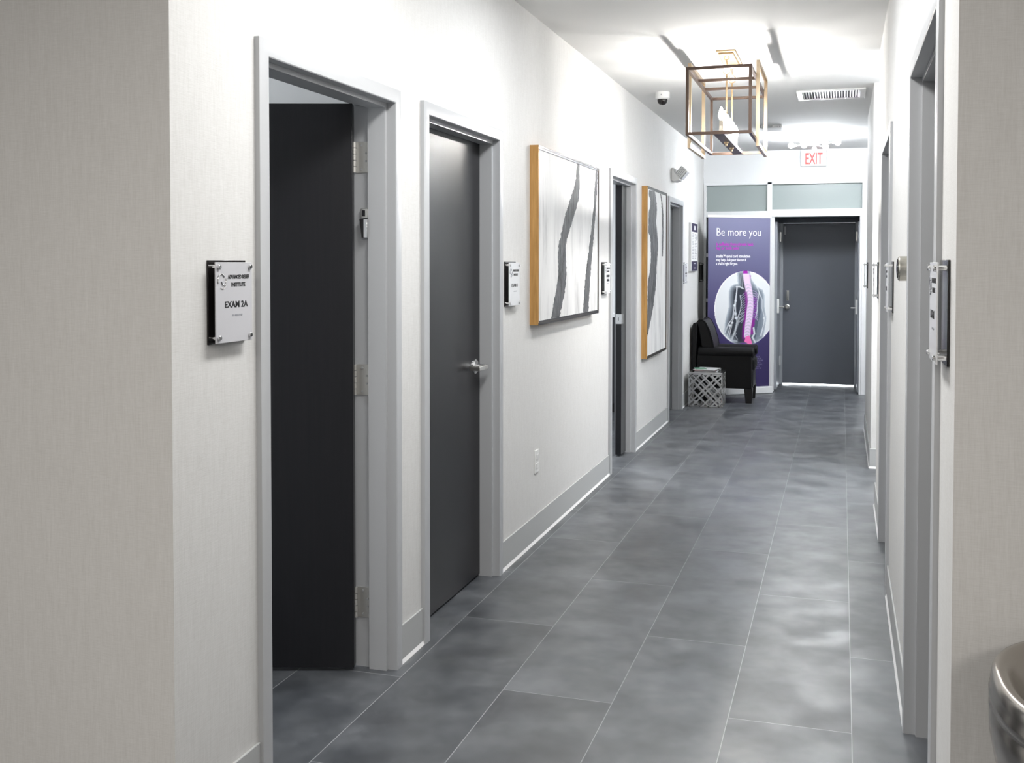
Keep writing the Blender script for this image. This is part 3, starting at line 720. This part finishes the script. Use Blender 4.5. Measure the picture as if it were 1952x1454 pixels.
# printed panel: colour per vertex, poster artwork over a ground paler towards the top
NX, NZ = 150, 370
sx_ = np.linspace(0, BW, NX); zz_ = np.linspace(0.072, 1.965, NZ)
SX, ZZ = np.meshgrid(sx_, zz_)
def srgb(c): c = np.array(c, float)/255; return np.where(c <= 0.04045, c/12.92, ((c + 0.055)/1.055)**2.4)
hgt = (ZZ - 0.07)/1.9
stops = np.array([0, 0.35, 0.75, 1.0]); cols_ = np.array([srgb(c) for c in ((46, 36, 82), (58, 50, 98), (98, 97, 132), (120, 120, 150))])
img = np.stack([np.interp(hgt, stops, cols_[:, k]) for k in range(3)], -1)
# artwork coordinates
A_ = 55 + (SX - 0.083)*(980 - 55)/(BW - 0.083); B_ = 105 + (1.371 - ZZ)*(1375 - 105)/0.83
cx_, cy_, rx_, ry_ = 565.0, 740.0, 512.0, 636.0
inside = ((A_ - cx_)/rx_)**2 + ((B_ - cy_)/ry_)**2
def seg_dist(pts, closed=False):
    d = np.full(A_.shape, 1e9); P_ = list(pts) + ([pts[0]] if closed else [])
    for (x0, y0), (x1, y1) in zip(P_, P_[1:]):
        vx, vy = x1 - x0, y1 - y0; tt = np.clip(((A_ - x0)*vx + (B_ - y0)*vy)/(vx*vx + vy*vy + 1e-9), 0, 1)
        d = np.minimum(d, np.hypot(A_ - x0 - tt*vx, B_ - y0 - tt*vy))
    return d
def poly_in(pts):
    r = np.zeros(A_.shape, bool); n = len(pts)
    for i in range(n):
        (x0, y0), (x1, y1) = pts[i], pts[(i+1) % n]
        c = ((y0 > B_) != (y1 > B_)) & (A_ < (x1 - x0)*(B_ - y0)/((y1 - y0) or 1e-9) + x0); r ^= c
    return r
def blend(mask, col):
    global img
    m_ = np.clip(mask, 0, 1)[..., None]; img = img*(1 - m_) + srgb(col)*m_
disc = inside < 1
blend((inside < 1.03).astype(float)*(inside >= 1), (70, 50, 120))
blend(disc.astype(float), (234, 237, 240))
blend(np.exp(-((np.sqrt(inside) - 0.985)/0.012)**2)*disc, (255, 255, 255))
torso = [(425, 110), (440, 320), (380, 330), (320, 370), (292, 440), (285, 560), (292, 700), (262, 830), (232, 950), (215, 1170), (330, 1290), (420, 1400), (760, 1400), (770, 1320), (870, 1260), (905, 1080), (925, 920), (895, 720), (890, 520), (860, 430), (760, 370), (690, 280), (650, 210), (645, 110)]
ti = poly_in(torso) & disc
td = seg_dist(torso, True)
depth = np.clip(td/95, 0, 1)
dark = np.where(A_[..., None] < 600, srgb((38, 44, 56)), srgb((78, 90, 106)))
lite = srgb((176, 186, 198))
shade = lite*(1 - depth[..., None]**0.7) + dark*depth[..., None]**0.7
img = np.where(ti[..., None], shade, img)
gap = poly_in([(845, 760), (880, 900), (840, 1150), (790, 1280), (745, 1250), (780, 1000)]) & ti
blend(gap*0.45, (150, 160, 174))
def line(pts, w_, col, a=1.0, soft=0.5):
    d = seg_dist(pts); blend(np.clip((w_ - d)/(w_*soft), 0, 1)*a*disc, col)
blend(np.clip((30 - td)/30, 0, 1)*ti*0.5, (214, 220, 228))
# light limbs and the inner flank
line([(430, 1300), (340, 1290), (400, 1130), (430, 960), (410, 860)], 16, (205, 212, 220), .55)
line([(470, 900), (440, 1000), (390, 1150), (330, 1280)], 26, (222, 227, 232), .5, 1)
# arms
for p in ([(430, 390), (410, 520), (385, 690), (370, 800), (350, 920), (290, 1000), (225, 1160)], [(385, 800), (365, 930), (330, 1010), (270, 1200)], [(345, 1020), (300, 1220)],
          [(800, 470), (850, 600), (850, 740), (890, 900), (880, 1010), (840, 1220)], [(900, 930), (870, 1060), (820, 1230)]):
    line(p, 9, (225, 230, 236), .8)
for p in ((305, 1030), (350, 985), (885, 915), (410, 905), (405, 830), (385, 690), (405, 610)): line([p, (p[0]+1, p[1]+1)], 24, (232, 236, 240), .9)
# ribs
for k in range(12):
    y0 = 470 + k*40
    line([(590, y0), (540, y0 + 22), (500, y0 + 60 + k*2)], 6, (188, 190, 214), .55)
    line([(690, y0 - 30), (745, y0 - 10), (775, y0 + 40)], 7, (196, 178, 220), .7)
line([(425, 390), (415, 560), (400, 700), (410, 850)], 12, (216, 222, 230), .8); line([(480, 520), (500, 640), (490, 760), (430, 930)], 9, (216, 222, 230), .75)
line([(415, 370), (470, 370), (530, 405)], 14, (222, 226, 232), .85); line([(760, 380), (800, 470), (775, 640), (770, 780), (735, 930)], 10, (226, 230, 236), .8)
for k in range(3): line([(580, 800 + k*45), (470, 850 + k*62)], 9, (170, 176, 186), .8)
# magenta glow on both sides of the spine
sp = [(575, 120), (590, 250), (620, 400), (645, 560), (650, 720), (635, 900), (610, 1060), (600, 1200)]
dsp = seg_dist(sp)
side = A_ - np.interp(B_, [p[1] for p in sp], [p[0] for p in sp])
blend(np.clip((112 - np.abs(side + 62))/50, 0, 1)*(side < 0)*np.clip((B_ - 430)/60, 0, 1)*np.clip((1340 - B_)/200, 0, 1)*np.clip((100 + side)/40, 0, 1)*disc*.95, (128, 10, 140))
blend(((side > 30) & (side < 115) & (B_ > 560) & (B_ < 1180))*(0.35 + 0.5*(np.sin(B_/13 + side/9) > 0))*disc, (120, 20, 150))
blend(((side > 40) & (side < 100) & (B_ > 930) & (B_ < 1190))*.8*disc, (140, 8, 140))
line([(640, 190), (630, 260)], 24, (160, 20, 170), .9)
line([(565, 90), (565, 140)], 46, (160, 15, 165), 1, .3)
blend(np.clip((62 - dsp)/16, 0, 1)*(B_ > 150)*disc, (240, 214, 246))
ch = np.sin((B_ - np.abs(side)*0.6)/8.5)
blend(np.clip((50 - dsp)/14, 0, 1)*(ch > 0.35)*(B_ > 330)*.75*disc, (196, 188, 206))
line([(500, 170), (470, 320)], 16, (150, 160, 172), .5); line([(525, 160), (520, 380)], 8, (205, 210, 220), .7)
line([(585, 470), (600, 620), (575, 800), (555, 1000), (535, 1250)], 16, (134, 0, 140), .85)
sac = [(575, 1225), (640, 1210), (665, 1270), (690, 1365), (620, 1362), (600, 1335), (555, 1315)]
blend(poly_in(sac)*disc, (246, 120, 190))
line([(710, 1080), (725, 1180), (690, 1240), (745, 1340)], 18, (226, 232, 238), .9)
line([(420, 1160), (400, 1200), (440, 1270)], 7, (200, 206, 216), .6)
line([(500, 1350), (560, 1350), (620, 1380)], 24, (110, 40, 160), .8)
me = bpy.data.meshes.new('printed_panel')
vv = [(float(SX[j, i]), -0.002, float(ZZ[j, i])) for j in range(NZ) for i in range(NX)]
ff = [(j*NX + i, j*NX + i + 1, (j+1)*NX + i + 1, (j+1)*NX + i) for j in range(NZ - 1) for i in range(NX - 1)]
nv = len(vv)
# a thin back sheet and closed edges so the panel has thickness
edge = [j*NX + i for (j, i) in [(0, 0), (0, NX-1), (NZ-1, NX-1), (NZ-1, 0)]]
vv += [(vv[k][0], 0.0, vv[k][2]) for k in edge]
ff.append((nv + 3, nv + 2, nv + 1, nv))
me.from_pydata(vv, [], ff)
ca = me.color_attributes.new('print', 'FLOAT_COLOR', 'POINT')
flat = np.ones((len(vv), 4), np.float32); flat[:nv, :3] = img.reshape(-1, 3); flat[nv:, :3] = (0.7, 0.7, 0.7)
ca.data.foreach_set('color', flat.ravel())
M_PRINT = mat('banner_print', (0.2, 0.2, 0.3), 0.45, spec=0.4)
nt, b = nodes(M_PRINT); at_ = nt.nodes.new('ShaderNodeAttribute'); at_.attribute_name = 'print'; nt.links.new(at_.outputs['Color'], b.inputs['Base Color'])
me.materials.append(M_PRINT)
bo = bpy.data.objects.new('printed_panel', me); COL.objects.link(bo); bo.parent = t
def btxt(body, size, s, z, width, mm): text_mesh('lettering', body, size, mm, t, zx((s, -0.0030, z), 0), width, bold=0.0012 if size < 0.1 and mm is not M_TEXTP else 0.0)
btxt('Be more you', 0.125, 0.096, 1.762, 0.555, M_TEXTW)
btxt('Is suffering from chronic back', 0.046, 0.098, 1.655, 0.465, M_TEXTM)
btxt('leg, or both pain?', 0.046, 0.098, 1.612, 0.285, M_TEXTM)
btxt('Intellis\u2122 spinal cord stimulation', 0.042, 0.098, 1.522, 0.425, M_TEXTW)
btxt('may help. Ask your doctor if', 0.042, 0.098, 1.481, 0.375, M_TEXTW)
btxt('a trial is right for you.', 0.042, 0.098, 1.440, 0.27, M_TEXTW)
for k in range(7): btxt('iiiii iii iiii'[:9 + (k*5) % 6], 0.022, 0.60, 0.405 - k*0.022, 0.05 + 0.05*((k*7) % 5)/5, M_TEXTP)

# ------------------------------------------------------------------ armchair, facing +x
AX0, AX1, AY0, AY1 = -1.500, -0.862, 11.19, 11.76
t = thing('armchair', ((AX0 + AX1)/2, (AY0 + AY1)/2, 0), 'black leather club armchair against the wall before the purple banner', 'armchair')
ax, ay = (AX1 - AX0)/2, (AY1 - AY0)/2
at_w = 0.115
MB().box(-ax + 0.05, ax - 0.012, -ay + at_w, ay - at_w, 0.155, 0.335).build('seat_base', M_LEATHER, t, bevel=0.012)
MB().box(-ax + 0.13, ax + 0.006, -ay + at_w + 0.004, ay - at_w - 0.004, 0.338, 0.470).build('seat_cushion', M_LEATHER, t, bevel=0.035, seg=4)
for sy in (-1, 1):
    yo, yi = sy*ay, sy*(ay - at_w)
    q = MB(); q.box(-ax + 0.055, ax - 0.020, *sorted((yo - sy*0.010, yi)), 0.152, 0.50); q.build('arm_panel', M_LEATHER, t, bevel=0.010)
    q = MB(); n = 18; yc_ = sy*(ay - at_w/2); pr = [(yc_ + 0.066*math.cos(2*math.pi*i/n), 0.528 + 0.054*math.sin(2*math.pi*i/n)) for i in range(n)]
    q.prism(pr, -ax + 0.065, ax, 'X'); q.build('arm_roll', M_LEATHER, t, bevel=0.014, seg=3, angle=1.0)
q = MB(); q.prism([(-ax, 0.10), (-ax + 0.045, 0.10), (-ax + 0.050, 0.60), (-ax + 0.055, 0.80), (-ax + 0.035, 0.835), (-ax + 0.010, 0.825), (-ax, 0.79)], -ay + 0.02, ay - 0.02, 'Y'); q.build('back_panel', M_LEATHER, t, bevel=0.008)
arc = [(-ax + 0.060, 0.800), (-ax + 0.052, 0.835), (-ax + 0.070, 0.862), (-ax + 0.105, 0.866), (-ax + 0.140, 0.840), (-ax + 0.180, 0.760), (-ax + 0.215, 0.640), (-ax + 0.245, 0.48), (-ax + 0.12, 0.48), (-ax + 0.085, 0.66)]
q = MB(); q.prism(arc, -ay + 0.03, ay - 0.03, 'Y'); bk = q.build('backrest', M_LEATHER, t, bevel=0.016, seg=3, angle=0.9)
q = MB()
for sy in (-1, 1): q.tube([(p[0], sy*(ay - 0.030), p[1]) for p in arc[1:8]], 0.005, 8)
q.build('piping', M_LEATHER, bk)
for sy in (-1, 1):
    for x, dx in ((ax - 0.055, 0), (-ax + 0.075, 0)):
        y = sy*(ay - 0.060); bm = MB()
        bm.cyl((x, y, 0.155), (x - 0.004, y, 0.0), 0.055, 0.036, 4) if False else None
        w0, w1 = 0.044, 0.031
        v0 = [bm.bm.verts.new((x + a*w0, y + c*w0, 0.160)) for a, c in ((-1, -1), (1, -1), (1, 1), (-1, 1))]
        v1 = [bm.bm.verts.new((x + 0.004 + a*w1, y + c*w1, 0.0)) for a, c in ((-1, -1), (1, -1), (1, 1), (-1, 1))]
        for i in range(4): bm.bm.faces.new((v0[i], v0[(i+1) % 4], v1[(i+1) % 4], v1[i]))
        bm.bm.faces.new(v0[::-1]); bm.bm.faces.new(v1)
        bm.build('leg', M_DARKWOOD, t, bevel=0.003)

# ------------------------------------------------------------------ lattice side table
TX0, TX1, TY0, TY1, TZ = -1.478, -1.138, 10.80, 11.13, 0.352
t = thing('lattice_side_table', ((TX0 + TX1)/2, (TY0 + TY1)/2, 0), 'square silver lattice side table with magazines, beside the black armchair', 'side table')
hx, hy = (TX1 - TX0)/2, (TY1 - TY0)/2
MB().box(-hx, hx, -hy, hy, TZ - 0.016, TZ).build('table_top', M_SILVER, t, bevel=0.003)
MB().box(-hx + 0.012, hx - 0.012, -hy + 0.012, hy - 0.012, 0.004, 0.012).build('bottom_plate', M_SILVER, t, smooth=False)
def clip_line(p, d, w0, h0):
    ts = []
    for i, lim in ((0, w0), (1, h0)):
        if abs(d[i]) > 1e-9:
            for L_ in (-lim, lim):
                tt = (L_ - p[i])/d[i]; o = 1 - i; v = p[o] + tt*d[o]
                if abs(v) <= (h0 if o else w0) + 1e-9: ts.append(tt)
    return (min(ts), max(ts)) if len(ts) > 1 else None
def lattice(w2, h2):
    """list of strips (two end points) in panel coordinates"""
    out = []
    for s in (1, -1):
        d = Vector((1, s)).normalized()
        for o in (-0.165, -0.097, -0.019, 0.019, 0.097, 0.165):
            p = Vector((-d.y, d.x))*o*0.92
            c = clip_line(p, d, w2, h2)
            if c and c[1] - c[0] > 0.03: out.append((p + d*c[0], p + d*c[1]))
    return out
def panel(M_, w2):
    q = MB(); h2 = (TZ - 0.016)/2 - 0.004
    for k, (a, b_) in enumerate(lattice(w2, h2)):
        dv = b_ - a; L_ = dv.length; ang_ = math.atan2(dv.y, dv.x); c = (a + b_)/2
        tr = M_ @ Matrix.Translation((c.x, 0, c.y + h2 + 0.004)) @ Matrix.Rotation(-ang_, 4, 'Y')
        off_ = 0.0008 if ang_ > 0 else 0.0
        q.box(-L_/2, L_/2, -0.004 - off_, 0.004 - off_, -0.0078, 0.0078, tr)
    for x in (-w2, w2): q.box(x - 0.006, x + 0.006, -0.004, 0.004, 0.004, TZ - 0.016, M_)
    for z in (0.004, TZ - 0.028): q.box(-w2, w2, -0.004, 0.004, z, z + 0.011, M_)
    return q.build('lattice_panel', M_SILVER, t, smooth=False)
panel(Matrix.Translation((0, -hy + 0.004, 0)), hx - 0.007)
panel(Matrix.Translation((0, hy - 0.004, 0)), hx - 0.007)
panel(Matrix.Translation((hx - 0.004, 0, 0)) @ Matrix.Rotation(math.radians(90), 4, 'Z'), hy - 0.012)
panel(Matrix.Translation((-hx + 0.004, 0, 0)) @ Matrix.Rotation(math.radians(90), 4, 'Z'), hy - 0.012)
# magazines
mags = [(-1.315, 10.965, 0.230, 0.285, 0.007, 3, (0.60, 0.60, 0.62), 'pale grey magazine at the bottom of the stack on the lattice table'),
        (-1.300, 10.960, 0.215, 0.275, 0.007, -5, (0.08, 0.08, 0.09), 'dark covered magazine second from the bottom on the lattice table'),
        (-1.325, 10.955, 0.210, 0.270, 0.006, 4, (0.38, 0.04, 0.06), 'red covered magazine in the middle of the stack on the lattice table'),
        (-1.310, 10.950, 0.215, 0.275, 0.005, -9, (0.72, 0.72, 0.74), 'white magazine on top of the stack on the lattice table'),
        (-1.375, 10.925, 0.110, 0.150, 0.004, 16, (0.12, 0.30, 0.20), 'small green leaflet lying on the white magazine')]
z = TZ + 0.0005
for x, y, w_, d_, h_, rz, c, lab in mags:
    g = thing('magazine', (x, y, z), lab, 'magazine', 'reading matter on the lattice table', math.radians(rz))
    MB().box(-w_/2 + 0.002, w_/2 - 0.002, -d_/2 + 0.002, d_/2 - 0.002, 0.0008, h_ - 0.0008).build('pages', M_PAPER, g, smooth=False)
    q = MB(); cm = mat('cover_%d' % int(c[0]*100 + c[1]*10), c, 0.3)
    q.box(-w_/2, w_/2, -d_/2, d_/2, h_ - 0.0008, h_); q.box(-w_/2, w_/2, -d_/2, d_/2, 0, 0.0008); q.box(-w_/2, -w_/2 + 0.001, -d_/2, d_/2, 0.0008, h_ - 0.0008)
    q.build('cover', cm, g, smooth=False)
    z += h_ + 0.0003

# ------------------------------------------------------------------ office seen past the pocket door
t = thing('base_cabinet', (-2.35, 10.43, 0), 'dark base cabinet with a white counter, seen through the pocket door gap', 'cabinet')
MB().box(-0.68, 0.68, -0.30, 0.31, 0.09, 0.93).build('body', M_CABINET, t, bevel=0.002)
MB().box(-0.66, 0.66, -0.25, 0.31, 0.0, 0.09).build('plinth', M_BLACK, t, smooth=False)
for k in range(3):
    d = MB().box(-0.67 + 0.45*k, -0.225 + 0.45*k, -0.320, -0.301, 0.10, 0.92).build('door', M_CABINET, t, bevel=0.002)
MB().box(-0.69, 0.69, -0.325, 0.31, 0.931, 0.972).build('worktop', M_COUNTER, t, bevel=0.003)
t = thing('counter_easel', (-2.07, 10.28, 0.9725), 'small white easel shaped stand on the white counter in the office', 'stand')
MB().prism([(-0.06, 0.0), (0.06, 0.0), (0.0, 0.12)], -0.05, 0.05, 'Y').build('body', M_COUNTER, t, smooth=False)
MB().box(-0.055, 0.02, -0.0525, -0.05, 0.002, 0.016).build('dark_foot', M_BLACK, t)

# ------------------------------------------------------------------ drinking fountain on the lobby wall
FX, FY, FZ = 0.474, 1.890, 0.775
t = thing('drinking_fountain', (FX, FY, FZ), 'brushed steel drinking fountain bowl on the wall, cut by the picture corner', 'drinking fountain')
prof = [(0.020, -0.070), (0.120, -0.055), (0.172, -0.030), (0.196, -0.010), (0.204, 0.000), (0.213, 0.004), (0.222, 0.002), (0.228, -0.006), (0.230, -0.018), (0.2305, -0.030), (0.2325, -0.034), (0.2325, -0.046), (0.2295, -0.049), (0.2295, -0.055), (0.232, -0.059), (0.231, -0.100), (0.222, -0.150), (0.198, -0.200), (0.150, -0.240), (0.080, -0.262), (0.010, -0.268)]
MB().lathe(prof, (0, 0, 0), 64, sx=1.0, sy=1.10, power=2.35).build('bowl', M_FOUNT, t, angle=1.2)
MB().lathe([(0.024, -0.069), (0.026, -0.066), (0.012, -0.064), (0.004, -0.066)], (0, 0, 0), 24).build('drain', M_CHROME, t)
MB().box(-0.16, 0.16, 0.10, YC - FY, -0.23, -0.07).build('wall_bracket', M_FOUNT, t, bevel=0.01)
q = MB(); q.cyl((0.10, 0.16, -0.04), (0.10, 0.16, 0.035), 0.016); q.tube([(0.10, 0.16, 0.03), (0.08, 0.14, 0.05), (0.05, 0.10, 0.052)], 0.009); q.build('bubbler', M_CHROME, t)
q = MB(); q.box(-0.05, 0.05, -0.262, -0.250, -0.16, -0.10); q.build('push_bar', M_CHROME, t, bevel=0.004)
